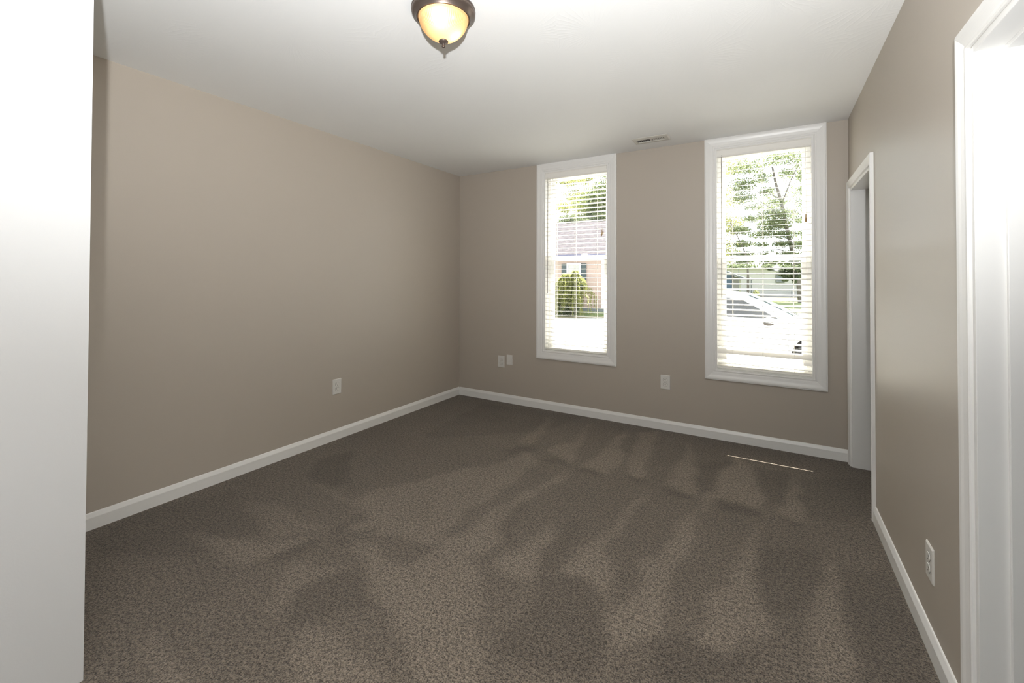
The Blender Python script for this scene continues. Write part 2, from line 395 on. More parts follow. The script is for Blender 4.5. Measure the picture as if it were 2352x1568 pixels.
# ------------------------------------------------------------------ windows
WCAS = [(0, 0), (0, .008), (.002, .0115), (.006, .012), (.009, .0095), (.016, .0095), (.020, .012), (.040, .0145), (.055, .0185), (.062, .0195), (.070, .0195), (.074, .0165), (.0785, .0165), (.0785, 0)]
def window(name, w, rail):
    x0, x1, z0, z1 = w
    e = empty(name, ((x0+x1)/2, YB, z0), kind='structure'); off = -e.location
    def B(m_, nm, mt, **k): return m_.build(nm, mt, e, loc=off, **k)
    m_ = MB(); sweep(m_, x0, x1, z0, z1, WCAS, lambda a, b, t: (a, YB-t, b)); B(m_, 'casing', M_white)
    m_ = MB(); t = .012; y1 = YB+.085      # jamb extension
    m_.box(x0-.001, x0+t, YB-.008, y1, z0, z1); m_.box(x1-t, x1+.001, YB-.008, y1, z0, z1)
    m_.box(x0+t, x1-t, YB-.008, y1, z1-t, z1+.001); m_.box(x0+t, x1-t, YB-.008, y1, z0-.001, z0+t)
    B(m_, 'jamb', M_white)
    a0, a1, b0, b1 = x0+t, x1-t, z0+t, z1-t
    m_ = MB()                               # vinyl main frame, two tracks deep
    fr = .026
    for q in ((a0, a0+fr, b0, b1), (a1-fr, a1, b0, b1), (a0+fr, a1-fr, b1-fr, b1), (a0+fr, a1-fr, b0, b0+fr)):
        m_.box(q[0], q[1], YB+.075, YB+.165, q[2], q[3])
    B(m_, 'window_frame', M_vinyl, bevel=.002)
    c0, c1 = a0+fr, a1-fr
    def sash(nm, yb, zb, zt, st, rb, rt):
        m_ = MB(); y2 = yb+.028
        m_.box(c0+.001, c0+st, yb, y2, zb, zt); m_.box(c1-st, c1-.001, yb, y2, zb, zt)
        m_.box(c0+st, c1-st, yb, y2, zb, zb+rb); m_.box(c0+st, c1-st, yb, y2, zt-rt, zt)
        o = B(m_, nm, M_vinyl, bevel=.003)
        g = MB().box(c0+st-.004, c1-st+.004, yb+.012, yb+.016, zb+rb-.004, zt-rt+.004).build('glass_pane', M_glass, o)
        return o
    sash('upper_sash', YB+.118, rail-.015, b1-fr, .026, .035, .030)
    lo = sash('lower_sash', YB+.084, b0+fr, rail+.024, .034, .042, .045)
    lk = MB()
    xm = (c0+c1)/2 + .06
    lk.box(xm-.032, xm+.032, YB+.080, YB+.110, rail+.024, rail+.032); lk.box(xm-.012, xm+.030, YB+.072, YB+.10, rail+.032, rail+.042)
    lk.box(xm-.012, xm+.012, YB+.078, YB+.086, rail-.030, rail-.012)
    lk.build('sash_lock', M_vinyl, lo, bevel=.002)
    return e
window('window_1', W1, 1.497)
window('window_2', W2, 1.462)

# ------------------------------------------------------------------ blinds
def slat_mesh():
    """2 inch slat, 1 m long along x, slightly crowned"""
    m_ = MB(); n = 6; v = []
    for xx in (-.5, .5):
        for i in range(n+1):
            a = -.025+.05*i/n; c = .0012*(1-(2*i/n-1)**2); v.append((xx, a, c+.0013))
        for i in range(n, -1, -1):
            a = -.025+.05*i/n; c = .0012*(1-(2*i/n-1)**2); v.append((xx, a, c-.0013))
    k = 2*(n+1)
    f = [tuple(range(k)), tuple(range(2*k-1, k-1, -1))]+[(i, (i+1) % k, k+(i+1) % k, k+i) for i in range(k)]
    m_.add(v, f); me = bpy.data.meshes.new('slat'); me.from_pydata(m_.v, [], m_.f); me.materials.append(M_slat); me.update(); return me
SLAT = slat_mesh()
def blind(x0, x1, w, z_first, n, tilt, zrail, odd, wandx, wandz, tassels, ladders, label):
    yc = YB+.034; xm = (x0+x1)/2
    r = empty('window_blind', (xm, yc, w[3]), label=label, cat='window blind', group='white slatted blinds in the two windows')
    off = -Vector(r.location)
    # valance with a moulded face and returns
    pv = [(0, 0), (.004, -.004), (.004, -.012), (.0, -.016), (.0, -.056), (.004, -.060), (.004, -.066), (-.001, -.072), (-.010, -.072), (-.010, 0)]
    zt = w[3]-.004
    m_ = MB().prism(pv, lambda a, b, d: (d, YB+.002-a, zt+b), w[0]+.001, x1+.002)
    m_.build('valance', M_slat, r, loc=off)
    MB().box(w[0]+.014, w[1]-.014, YB+.014, YB+.060, w[3]-.052, w[3]-.013).build('head_rail', M_slat, r, loc=off)
    b = MB().box(x1+.0025, w[1]-.0005, YB-.004, YB+.030, w[3]-.048, w[3]-.008)
    b.build('end_bracket', mat_bracket, r, loc=off)
    for i in range(n):
        z = z_first-i*PITCH_S
        tl = tilt; dz = 0
        if i in odd: tl, dz = odd[i]
        o = bpy.data.objects.new('slat', SLAT); C.objects.link(o); o.parent = r
        o.location = (0, 0, z+dz-r.location.z); o.scale = (x1-x0, 1, 1)
        o.rotation_euler = (math.radians(tl), random.uniform(-.0012, .0012), 0)
    br = MB().box(x0, x1, yc-.025, yc+.025, zrail-.009, zrail+.009); br.build('bottom_rail', M_slat, r, loc=off, bevel=.003)
    for lx in ladders:
        m_ = MB()
        for yy in (yc-.026, yc+.026): m_.tube([(lx, yy, zrail), (lx, yy, w[3]-.03)], .0009, 5)
        m_.tube([(lx+.006, yc, zrail), (lx+.006, yc, w[3]-.03)], .0008, 5)
        m_.build('ladder_cord', M_cord, r, loc=off)
    m_ = MB(); m_.tube([(wandx, YB+.003, w[3]-.06), (wandx+.001, YB-.001, (w[3]+wandz)/2), (wandx, YB+.002, wandz)], .0038, 6)
    m_.build('tilt_wand', M_wand, r, loc=off)
    for tx, ty, tz in tassels:
        c = MB().tube([(tx+.002, YB+.004, w[3]-.062), (tx, ty, tz+.06)], .0009, 5).build('lift_cord', M_cord, r, loc=off)
        t = MB().lathe([(.0008, .062), (.0035, .060), (.0045, .050), (.0038, .042), (.0065, .022), (.0068, .008), (.004, .001), (.0005, 0)], (tx, ty, tz), 12)
        t.build('tassel', M_tassel, c, smooth=True, loc=off)
        c.location = off; c.children[0].location = (0, 0, 0)
    return r
PITCH_S = .0416
mat_bracket = mat('zinc_bracket', (.30, .29, .27), .4, .5, .6)
random.seed(4)
blind(-1.943, -1.307, W1, 2.2624, 40, -3.0, .603, {38: (2, .004), 39: (3, .011)}, -1.912, 1.148,
      [(-1.355, YB-.003, 1.690), (-1.341, YB-.001, 1.704)], [-1.833, -1.630, -1.415],
      'white blind in the window left of the floor outlet, two wooden tassels side by side')
blind(-.382, .2605, W2, 2.2535, 41, 8.0, .582, {36: (6, .0), 37: (48, -.002), 38: (50, -.004), 39: (14, -.008), 40: (6, .007)}, -.345, 1.146,
      [(.2225, YB-.001, 1.720)], [-.271, -.060, .146],
      'white blind in the window nearest the doorways, one wooden tassel, crooked bottom slats')

# ------------------------------------------------------------------ outlets and the blank plate
def rr(cx, cz, w_, h_, r, n=4):
    pts = []
    for sx, sz, a0 in ((1, 1, 0), (-1, 1, 90), (-1, -1, 180), (1, -1, 270)):
        for k in range(n+1):
            a = math.radians(a0+90*k/n); pts.append((cx+sx*(w_/2-r)+r*math.cos(a), cz+sz*(h_/2-r)+r*math.sin(a)))
    return pts
def plate_mb(w_=.080, h_=.122, t=.0055):
    m_ = MB(); o_ = rr(0, 0, w_, h_, .003); n = len(o_)
    i_ = rr(0, 0, w_-.008, h_-.008, .002)
    v = [(a, 0, b) for a, b in o_]+[(a, -t*.45, b) for a, b in o_]+[(a, -t, b) for a, b in i_]
    f = [(k, (k+1) % n, n+(k+1) % n, n+k) for k in range(n)]+[(n+k, n+(k+1) % n, 2*n+(k+1) % n, 2*n+k) for k in range(n)]+[tuple(range(2*n, 3*n))]
    return m_.add(v, f)
def outlet(loc, rz, label, seed=0, w_=.080, h_=.122):
    r = empty('wall_outlet', loc, label=label, cat='outlet', group='duplex outlets low on the walls'); r.rotation_euler = (0, 0, rz)
    plate_mb(w_, h_).build('plate', M_plate, r)
    for s in (1, -1):
        zc = s*.0195
        pts = []
        for k in range(32):
            a = 2*PI*k/32; x = .0170*math.cos(a); z = .0170*math.sin(a); z = max(-.0138, min(.0138, z)); pts.append((x, zc+z))
        rc = MB().prism(pts, lambda a, b, d: (a, -d, b), .004, .0078).build('receptacle', M_recept, r, bevel=.0006)
        ring = MB(); n = len(pts); v = [(a*1.09, -.0057, zc+(b-zc)*1.09) for a, b in pts]+[(a, -.0057, b) for a, b in pts]
        ring.add(v, [(k, (k+1) % n, n+(k+1) % n, n+k) for k in range(n)]); ring.build('gap', M_slot, rc)
        m_ = MB(); m_.box(-.0076, -.0052, -.0082, -.0076, zc-.001, zc+.0075); m_.box(.0052, .0074, -.0082, -.0076, zc, zc+.0068)
        m_.prism([(.0026*math.cos(2*PI*k/10), zc-.0075+.0026*math.sin(2*PI*k/10)) for k in range(10)], lambda a, b, d: (a, -d, b), .0076, .0082)
        m_.build('slots', M_slot, rc)
    MB().lathe([(.0001, .0008), (.002, .0006), (.0028, 0)], n=10).build('screw', M_recept, r).rotation_euler = (PI/2, 0, 0)
    r.children[-1].location = (0, -.0055, 0)
    return r
outlet((-2.451, YB, .420), 0, 'white duplex outlet on the window wall beside the small blank plate')
outlet((-.786, YB, .409), 0, 'white duplex outlet alone on the wall between the two windows')
outlet((XL, 2.299, .422), PI/2, 'white duplex outlet low on the long left wall')
outlet((XR, 2.069, .305), -PI/2, 'white duplex outlet near the floor on the right wall, seen edge-on')
bl = plate_mb(.070, .104).build('blank_wall_plate', M_plate, None, loc=(-2.349, YB, .447))
tag(bl, 'small blank white wall plate right of the corner outlet', 'wall plate')

# ------------------------------------------------------------------ ceiling register
vx0, vx1, vy0, vy1 = -.985, -.701, 3.557, 3.716
v_ = empty('ceiling_vent', ((vx0+vx1)/2, (vy0+vy1)/2, H), label='white metal ceiling register with two banks of louvres above the window wall', cat='vent')
off = -Vector(v_.location)
M_vent = mat('cream_enamel', (.62, .60, .555), .4, .4)
m_ = MB(); ix0, ix1, iy0, iy1 = vx0+.032, vx1-.032, vy0+.045, vy1-.045
sweep(m_, ix0, ix1, iy0, iy1, [(0, .001), (0, .0085), (.022, .0085), (.028, .004), (.032, .001)], lambda a, b, t: (a, b, H-t))
m_.v = [(q[0], (vy0 if q[1] < iy0-.025 else vy1 if q[1] > iy1+.025 else q[1]), q[2]) for q in m_.v]
m_.build('frame', M_vent, v_, loc=off)
MB().box(ix0, ix1, iy0, iy1, H-.0005, H+.0).build('backing', M_dark, v_, loc=off)
xm = (ix0+ix1)/2
MB().box(xm-.006, xm+.006, iy0, iy1, H-.0085, H-.0005).build('divider', M_vent, v_, loc=off)
for sgn, a, b in ((-1, ix0+.004, xm-.008), (1, xm+.008, ix1-.004)):
    for k in range(9):
        x = a+(b-a)*k/8
        m_ = MB().box(-.0008, .0008, iy0, iy1, -.0075, .0); o = m_.build('louvre', M_vent, v_)
        o.location = Vector((x, 0, H-.0015))+off; o.rotation_euler = (0, math.radians(38*sgn), 0)

# ------------------------------------------------------------------ flush ceiling light
LC = (-1.195, 1.430)
lt = empty('ceiling_light', (LC[0], LC[1], H), label='bronze flush ceiling light with ribbed amber glass bowl, lit', cat='ceiling light')
MB().lathe([(.001, 0), (.112, 0), (.1305, -.001), (.1345, -.005), (.1355, -.011), (.1335, -.0145), (.1345, -.019), (.1335, -.025), (.127, -.031), (.120, -.035), (.1185, -.0385), (.1155, -.041), (.1135, -.0455), (.1080, -.046), (.1035, -.040)], n=96).build('canopy', M_bronze, lt, smooth=True)
def amber():
    m = bpy.data.materials.new('ribbed_amber_glass'); m.use_nodes = True; nt = m.node_tree; b = nt.nodes['Principled BSDF']; out = nt.nodes['Material Output']
    b.inputs['Base Color'].default_value = (.55, .38, .19, 1); b.inputs['Roughness'].default_value = .22
    tr = N(m, 'ShaderNodeBsdfTranslucent'); tr.inputs[0].default_value = (.86, .61, .38, 1)
    mx = N(m, 'ShaderNodeMixShader'); mx.inputs[0].default_value = .80
    LK(m, b.outputs[0], mx.inputs[1]); LK(m, tr.outputs[0], mx.inputs[2]); LK(m, mx.outputs[0], out.inputs[0]); return m
R0 = .1035
pr = [(R0, -.040), (R0+.0015, -.046), (R0*.985, -.052)]
bw = [(.1015, -.055), (.0985, -.068), (.0935, -.080), (.0860, -.092), (.0765, -.103), (.0650, -.1135), (.0520, -.1225), (.0380, -.1300), (.0240, -.1355), (.0125, -.1385)]
for (r0_, z0_), (r1_, z1_) in zip(bw, bw[1:]):
    pr += [(r0_, z0_), ((r0_+r1_)/2+.0004, (z0_+z1_)/2-.0003)]
pr.append(bw[-1])
nn = 288
def rib(k, r, z): return .011*math.cos(2*PI*k/nn*72) if (z < -.056 and r > .02) else 0
MB().lathe(pr, n=nn, rib=rib).build('glass_bowl', amber(), lt, smooth=True)
MB().lathe([(.0005, -.1365), (.0185, -.1375), (.0208, -.1415), (.0185, -.1455), (.011, -.149), (.006, -.153), (.0048, -.156), (.0068, -.159), (.0075, -.1625), (.0055, -.166), (.0005, -.1675)], n=24).build('finial', M_bronze, lt, smooth=True)
for dx, dy, dz, e in ((.030, -.055, -.072, 1.0), (.036, .018, -.102, .45)):
    bd = bpy.data.lights.new('bulb_light', 'POINT'); bd.energy = .42*e; bd.color = (1.0, .86, .62); bd.shadow_soft_size = .016
    bo = bpy.data.objects.new('bulb_light', bd); C.objects.link(bo); bo.parent = lt; bo.location = (dx, dy, dz)

# ================================================================== outside
G = -0.45
M_road = speckled('pale_concrete', (.30, .285, .26), (.36, .345, .32), 3, .9)
M_grass = speckled('lawn_green', (.075, .105, .03), (.16, .175, .06), 6, .95)
M_sand = speckled('gravel_verge', (.22, .17, .12), (.15, .14, .07), 9, .95)
M_brown = speckled('brown_gravel', (.11, .09, .08), (.075, .065, .055), 4, .95)
struct('ground', MB().box(-70, 70, YB+WB, 110, G-.12, G-.02), M_road)
EA = lambda x, o=0: 18.39+.646*(x+8.62)+o
m_ = MB(); m_.add([(-45, EA(-45), G-.02), (40, EA(40), G-.02), (40, 49.4, G-.02), (-45, 49.4, G-.02), (-45, EA(-45), G+.01), (40, EA(40), G+.01), (40, 49.4, G+.01), (-45, 49.4, G+.01)],
                  [(3,2,1,0),(4,5,6,7),(0,1,5,4),(1,2,6,5),(2,3,7,6),(3,0,4,7)])
struct('lawn', m_, M_grass)
m_ = MB(); v = [(-45, EA(-45, -.55), G), (40, EA(40, -.55), G), (40, EA(40), G), (-45, EA(-45), G)]
m_.add([(a, b, G-.02) for a, b, c in v]+[(a, b, G) for a, b, c in v], [(3,2,1,0),(4,5,6,7),(0,1,5,4),(1,2,6,5),(2,3,7,6),(3,0,4,7)])
struct('gravel_verge', m_, M_sand)
m_ = MB(); xx = [-40+.5*i for i in range(70)]; xx = [q for q in xx if q < -5.6]
v = [(q, EA(q, .03), G) for q in xx]+[(q, max(20.32, EA(q, .2)), -.27) for q in xx]; n = len(xx)
m_.add(v, [(i, i+1, n+i+1, n+i) for i in range(n-1)]); m_.box(-40, -5.6, 20.32, 30, G-.02, -.27); struct('lawn_bank', m_, M_grass)
struct('gravel_bed', MB().box(-20, 30, 49.4, 51.9, G-.02, G+.03), M_brown)

def siding(name, col, step, dark=.8):
    m = mat(name, col, .75); g = N(m, 'ShaderNodeNewGeometry').outputs['Position']; s = N(m, 'ShaderNodeSeparateXYZ'); LK(m, g, s.inputs[0])
    f = math_(m, 'FRACT', math_(m, 'DIVIDE', s.outputs[2], step))
    bump(m, f, .7, .02)
    return m
M_pink = siding('pink_lap_siding', (.40, .305, .265), .14)
M_paleside = siding('pale_grey_lap_siding', (.43, .415, .415), .18)
M_shingle = speckled('grey_shingles', (.060, .052, .058), (.036, .031, .036), 5, .95, spec=.12)
M_shutter = mat('dark_green_shutter', (.05, .066, .07), .6)
M_outwhite = mat('outdoor_white_paint', (.72, .72, .70), .6)
M_darkglass = mat('dark_pane', (.10, .12, .13), .12, .6)
M_curtain = mat('curtained_pane', (.42, .41, .38), .3)
M_found = mat('grey_foundation', (.17, .18, .18), .9)

# --- pink house across the road
h = empty('house', (-11.5, 20.3, G), label='pink-sided bungalow with grey shingle roof, dark shutters and white-framed window', cat='house'); off = -Vector(h.location)
MB().box(-16, -6.98, 20.3, 28.3, -.12, 2.46).build('wall', M_pink, h, loc=off)
MB().box(-16.02, -6.96, 20.27, 28.3, G, -.12).build('foundation', M_found, h, loc=off)
MB().prism([(19.86, 2.36), (19.86, 2.50), (24.3, 4.66), (28.7, 2.50), (28.7, 2.36), (24.3, 4.50)], lambda a, b, d: (d, a, b), -16.4, -6.35).build('roof', M_shingle, h, loc=off)
MB().prism([(20.3, 2.4), (24.3, 4.52), (28.3, 2.4)], lambda a, b, d: (d, a, b), -7.1, -6.99).build('gable', M_pink, h, loc=off)
MB().box(-16.4, -6.35, 19.80, 19.88, 2.36, 2.50).build('gutter', mat('dark_gutter', (.10, .10, .16), .5), h, loc=off)
MB().box(-7.07, -6.965, 20.27, 20.42, -.12, 2.42).build('corner_board', M_outwhite, h, loc=off)
for x0, x1 in ((-8.85, -8.10), (-13.4, -12.5)):
    m_ = MB(); z0, z1 = .95, 2.09
    m_.box(x0, x0+.09, 20.22, 20.32, z0, z1); m_.box(x1-.09, x1, 20.22, 20.32, z0, z1); m_.box(x0+.09, x1-.09, 20.22, 20.32, z1-.09, z1); m_.box(x0+.09, x1-.09, 20.22, 20.32, z0, z0+.08)
    wf = m_.build('house_window', M_outwhite, h, loc=off)
    MB().box(x0+.09, x1-.09, 20.27, 20.29, z0+.08, z1-.09).build('pane', M_curtain, wf)
    for a, b in ((x0-.29, x0-.01), (x1+.01, x1+.28)):
        MB().box(a, b, 20.24, 20.30, z0+.02, z1-.03).build('shutter', M_shutter, h, loc=off)

# --- foliage
def leafmat(name, c1, c2, tr=.5):
    m = bpy.data.materials.new(name); m.use_nodes = True; nt = m.node_tree; b = nt.nodes['Principled BSDF']; out = nt.nodes['Material Output']
    b.inputs['Roughness'].default_value = .6; b.inputs['Specular IOR Level'].default_value = .25
    g = N(m, 'ShaderNodeNewGeometry').outputs['Random Per Island']
    c = mixcol(m, g, c1, c2); LK(m, c, b.inputs['Base Color'])
    t = N(m, 'ShaderNodeBsdfTranslucent'); LK(m, mixcol(m, .5, c, tuple(min(1, q*2.2) for q in c2)), t.inputs[0])
    mx = N(m, 'ShaderNodeMixShader'); mx.inputs[0].default_value = tr
    LK(m, b.outputs[0], mx.inputs[1]); LK(m, t.outputs[0], mx.inputs[2]); LK(m, mx.outputs[0], out.inputs[0]); return m
M_leafA = leafmat('leaf_green', (.05, .075, .035), (.13, .15, .07))
M_leafB = leafmat('leaf_dark_green', (.04, .058, .035), (.10, .115, .065))
M_leafY = leafmat('leaf_yellow_green', (.09, .11, .04), (.27, .27, .10))
M_bark = speckled('grey_bark', (.16, .14, .12), (.09, .075, .065), 7, .95)
M_pole = speckled('weathered_pole', (.22, .18, .13), (.17, .135, .095), 5, .9)
def leaves(name, m, parent, off, clusters, size, rs):
    """clusters: (x,y,z,rx,ry,rz,count)"""
    import numpy as np
    P_ = []
    for x, y, z, rx, ry, rz, n in clusters:
        d = rs.randn(n, 3); d /= np.linalg.norm(d, axis=1)[:, None]; d *= (rs.rand(n, 1)**.45); d *= np.array([rx, ry, rz]); P_.append(d+np.array([x, y, z]))
    P_ = np.concatenate(P_); n = len(P_)
    a = rs.randn(n, 3); a /= np.linalg.norm(a, axis=1)[:, None]; b = np.cross(a, rs.randn(n, 3)); b /= np.linalg.norm(b, axis=1)[:, None]
    s = size*(.6+.8*rs.rand(n, 1)); a *= s; b *= s*.55
    v = np.stack([P_-a, P_+b, P_+a, P_-b], 1).reshape(-1, 3)
    f = np.arange(4*n).reshape(n, 4)
    me = bpy.data.meshes.new(name); me.from_pydata(v.tolist(), [], f.tolist()); me.materials.append(m); me.update()
    o = bpy.data.objects.new(name, me); C.objects.link(o); o.parent = parent; o.location = off; return o
import numpy as np
def tree(x, y, trunk_r, top, crown, m, label, seed, lean=0, limbs=(), path=None):
    t = empty('tree', (x, y, G), label=label, cat='tree', group='trees beyond the road'); off = -Vector(t.location)
    rs = np.random.RandomState(seed)
    m_ = MB(); m_.tube(path or [(x, y, G), (x+lean*.3, y, G+1.2), (x+lean*.7, y+.1, G+top*.5), (x+lean, y, G+top)], trunk_r, 9, trunk_r*.35)
    m_.build('trunk', M_bark, t, smooth=True, loc=off)
    for (a, b, r) in limbs:
        MB().tube([a, ((a[0]+b[0])/2, (a[1]+b[1])/2, (a[2]+b[2])/2+.25), b], r, 6, r*.4).build('limb', M_bark, t, smooth=True, loc=off)
    leaves('foliage', m, t, off, [q[:6]+(int(q[6]*2.1),) for q in crown(rs)], .066, rs)
    return t
def ball(cx, cy, cz, R, Rz, k, n, r=1.0):
    def f(rs):
        out = []
        for _ in range(k):
            d = rs.randn(3); d /= np.linalg.norm(d); d *= rs.rand()**.4
            out.append((cx+d[0]*R, cy+d[1]*R*.8, cz+d[2]*Rz, r*(.6+.7*rs.rand()), r*.8, r*(.35+.4*rs.rand()), n))
        return out
    return f
def crownA(rs):
    out = []
    # (x, z) patches of the crown as it spreads over the road side; gaps of sky stay between them
    for x, z, rx, rz, n in [(-1.6, 10.4, 1.5, .7, 800), (.5, 10.9, 1.2, .6, 600), (1.9, 10.7, 1.0, .8, 500), (-2.0, 9.0, 1.1, .6, 700), (-.6, 9.4, .8, .5, 350), (1.0, 9.6, .6, .35, 180), (2.2, 9.2, .7, .5, 300),
                            (-1.9, 7.9, 1.0, .45, 400), (-.3, 8.3, .7, .35, 220), (2.3, 8.2, .6, .4, 260), (-1.2, 7.1, .8, .25, 160), (.4, 7.3, .8, .3, 220), (1.9, 7.2, .5, .25, 90),
                            (.4, 6.4, 1.5, .55, 950), (-1.4, 6.2, .8, .3, 220), (.2, 5.6, 1.3, .45, 800), (1.9, 5.9, .6, .3, 170), (-2.1, 5.3, .8, .4, 380), (-.6, 4.9, 1.2, .35, 550), (1.0, 4.8, .9, .35, 420),
                            (2.2, 4.9, .5, .3, 160), (-2.0, 4.2, .8, .35, 420), (-.7, 4.1, .6, .25, 170), (.7, 4.1, .7, .3, 330), (1.9, 4.0, .7, .35, 360), (-1.9, 3.3, 1.0, .3, 450), (-.2, 3.3, .8, .3, 320), (1.2, 3.3, 1.0, .3, 430),
                            (-2.0, 2.7, .9, .25, 330), (.2, 2.6, 1.2, .25, 500), (1.8, 2.6, .9, .3, 450)]:
        out.append((x, 40, z, rx, 1.3, rz, n))
    for _ in range(38):
        a = rs.rand()*2*PI; out.append((1.5+5.5*math.cos(a)*rs.rand()**.3+3.2, 42+3*rs.rand(), 4+8*rs.rand(), 1.2, 1.2, .7, 160))
    return out
tree(1.92, 40, .20, 10.5, crownA, M_leafA, 'tall green tree with its trunk in the right edge of the right window', 11, -.9,
     [((.75, 40, 7.3), (1.9, 39.6, 10.2), .06), ((1.0, 40, 5.6), (-.9, 39.5, 7.6), .05), ((.6, 39.7, 7.6), (-1.2, 39.5, 8.2), .04), ((1.5, 40, 3.2), (-.4, 39.3, 3.6), .05)],
     [(1.92, 40, G), (1.82, 40, .9), (1.5, 40.1, 3.0), (1.0, 40, 5.5), (.72, 40, 7.3), (.32, 40, 8.9), (.1, 40, 10.2)])
def crownB(rs):
    out = []
    for x, z, rx, rz, n in [(.55, 2.05, .9, .22, 700), (1.5, 2.0, .8, .25, 600), (-.1, 2.15, .5, .15, 260), (.95, 1.6, .45, .22, 380), (.55, 1.68, .3, .16, 160), (1.45, 1.5, .28, .2, 200), (.75, 1.28, .18, .1, 60), (1.25, 1.2, .14, .16, 80), (-1.5, 2.2, .8, .14, 240), (-2.3, 2.2, .6, .14, 200)]:
        out.append((x, 33, z, rx, .8, rz, n))
    for _ in range(26): out.append((2+5*rs.rand(), 33+2*rs.rand(), 2.3+5*rs.rand(), .9, .9, .5, 90))
    return out
tree(4.6, 33, .16, 6.5, crownB, M_leafB, 'darker tree whose low branches hang across the top of the lower right pane', 5, -.4, [((4.4, 33, 2.6), (1.0, 33, 2.2), .05), ((1.6, 33, 2.15), (1.2, 33, 1.35), .02)])
tree(-1.58, 38.8, .10, 5, lambda rs: [(-3.2, 41, z+.6*rs.randn(), 1.6, 1.4, .5, 330) for z in (2.9, 3.6, 4.6, 6.2, 7.6, 9.2, 10.4)]+[(-5.6+rs.rand()*3, 41.5, 3+8*rs.rand(), 1.2, 1, .7, 160) for _ in range(26)], M_leafY,
     'yellow-green tree whose straight tan trunk stands left of centre in the right window', 8, 0, (), [(-1.58, 38.8, G), (-1.575, 38.8, 1.4), (-1.6, 38.8, 2.9), (-2.0, 39.2, 4.0), (-2.9, 40, 6.0)])
tree(-10.6, 34, .22, 8, ball(-10.6, 34, 7.0, 2.8, 3.2, 46, 300, 1.0), M_leafA, 'dense green tree rising behind the right end of the pink house roof', 21)
tree(-14.6, 36, .22, 8, lambda rs: ball(-14.6, 36, 7.4, 3.2, 3.6, 30, 230, 1.0)(rs)+[(-16.8+.55*i, 36, 10.4+.5*math.sin(i*2.1), .7, .8, .45, 300) for i in range(8)], M_leafY, 'thin yellow-green tree rising behind the left of the pink house roof', 23)
tree(-12.6, 31.5, .15, 5, ball(-12.4, 31.5, 5.2, 3.4, .9, 30, 260, .8), M_leafB, 'low dark trees close behind the ridge of the pink house', 27)

# weeping shrub in front of the pink house
s_ = empty('weeping_shrub', (-8.05, 18.95, G), label='drooping yellow-green weeping shrub on the lawn before the pink house', cat='shrub'); off = -Vector(s_.location)
MB().tube([(-8.05, 18.95, G), (-8.02, 18.95, .4), (-8.1, 18.95, 1.1)], .05, 8, .03).build('trunk', M_bark, s_, smooth=True, loc=off)
rs = np.random.RandomState(2); cl = []; inner = []
for k in range(210):
    a = rs.rand()*2*PI; side = rs.rand() < .4; hx = -7.86 if side else -8.30
    zt = (1.62 if side else 1.50)*(1-.55*rs.rand()**1.6); R = (.25+.85*(1.62-zt)**.7)*(.75+.3*rs.rand()); R = min(R, 1.0)
    zb = max(G+.12, zt-.5-1.0*rs.rand())
    for q in range(18):
        t = q/17; rr_ = R*min(1, (t*2.2)**.7); z = zt+.05*math.sin(min(1, t*4)*PI)-(zt-zb)*max(0, t-.10)**1.2*1.12; z = max(z, G+.06)
        cl.append((hx+rr_*math.cos(a), 18.95+rr_*math.sin(a)*.7, z, .035, .035, .05, 9))
for k in range(46):
    z = G+.1+1.45*rs.rand(); w_ = .28+.32*(1.3-z)/1.7; inner.append((-8.15+w_*rs.randn()*.8, 19.0+.22*rs.randn(), z, .22, .22, .2, 80))
leaves('foliage', M_leafY, s_, off, cl, .028, rs); leaves('inner_foliage', M_leafB, s_, off, inner, .04, rs)

# --- pale garage and blue shed beyond the lawn
g_ = empty('garage', (0, 52, G), label='long pale grey building with dark window beyond the lawn', cat='building'); off = -Vector(g_.location)
MB().box(-14, 9, 52, 58, G, 2.55).build('wall', M_paleside, g_, loc=off)
MB().prism([(51.5, 2.5), (51.5, 2.65), (55, 4.2), (58.5, 2.65), (58.5, 2.5)], lambda a, b, d: (d, a, b), -14.4, 9.4).build('roof', mat('pale_metal_roof', (.62, .62, .62), .5), g_, loc=off)
wf = MB().box(.36, 1.14, 51.93, 52.02, .98, 1.78).build('garage_window', mat('dark_window_frame', (.13, .14, .13), .6), g_, loc=off)
MB().box(.42, 1.08, 51.91, 51.94, 1.04, 1.72).build('pane', M_darkglass, wf)
MB().box(-9, -7.6, 51.92, 52.02, G, 1.7).build('door', M_outwhite, g_, loc=off)
for zz in (.30, .08): MB().box(1.2, 9, 51.0, 51.04, zz, zz+.03).build('rail', M_found, g_, loc=off)
MB().box(1.68, 1.73, 51.0, 51.05, G, .36).build('rail_post', M_found, g_, loc=off)

b_ = empty('shed', (-4.4, 40, G), label='blue-grey shed with dark roof edge, curtained side and porch awning', cat='shed'); off = -Vector(b_.location)
MB().box(-6.2, -2.80, 40, 43, G, 1.66).build('wall', mat('slate_blue_paint', (.06, .095, .14), .6), b_, loc=off)
MB().box(-2.80, -2.30, 40.15, 43, G, 1.52).build('grey_side', siding('grey_boards', (.24, .23, .21), .3), b_, loc=off)
prf = [(-6.4, 1.80), (-4.6, 2.02), (-3.3, 1.94), (-2.85, 1.76), (-2.35, 1.52), (-1.9, 1.40), (-1.85, 1.46), (-2.35, 1.62), (-2.85, 1.86), (-3.3, 2.04), (-4.6, 2.12), (-6.4, 1.90)]
MB().prism(prf, lambda a, b, d: (a, d, b), 39.6, 43.2).build('roof', M_found, b_, loc=off)
MB().prism([(-2.2, 1.38), (-1.5, 1.38), (-1.28, 1.28), (-1.26, 1.33), (-1.5, 1.46), (-2.2, 1.47)], lambda a, b, d: (a, d, b), 39.5, 41.5).build('awning', M_found, b_, loc=off)
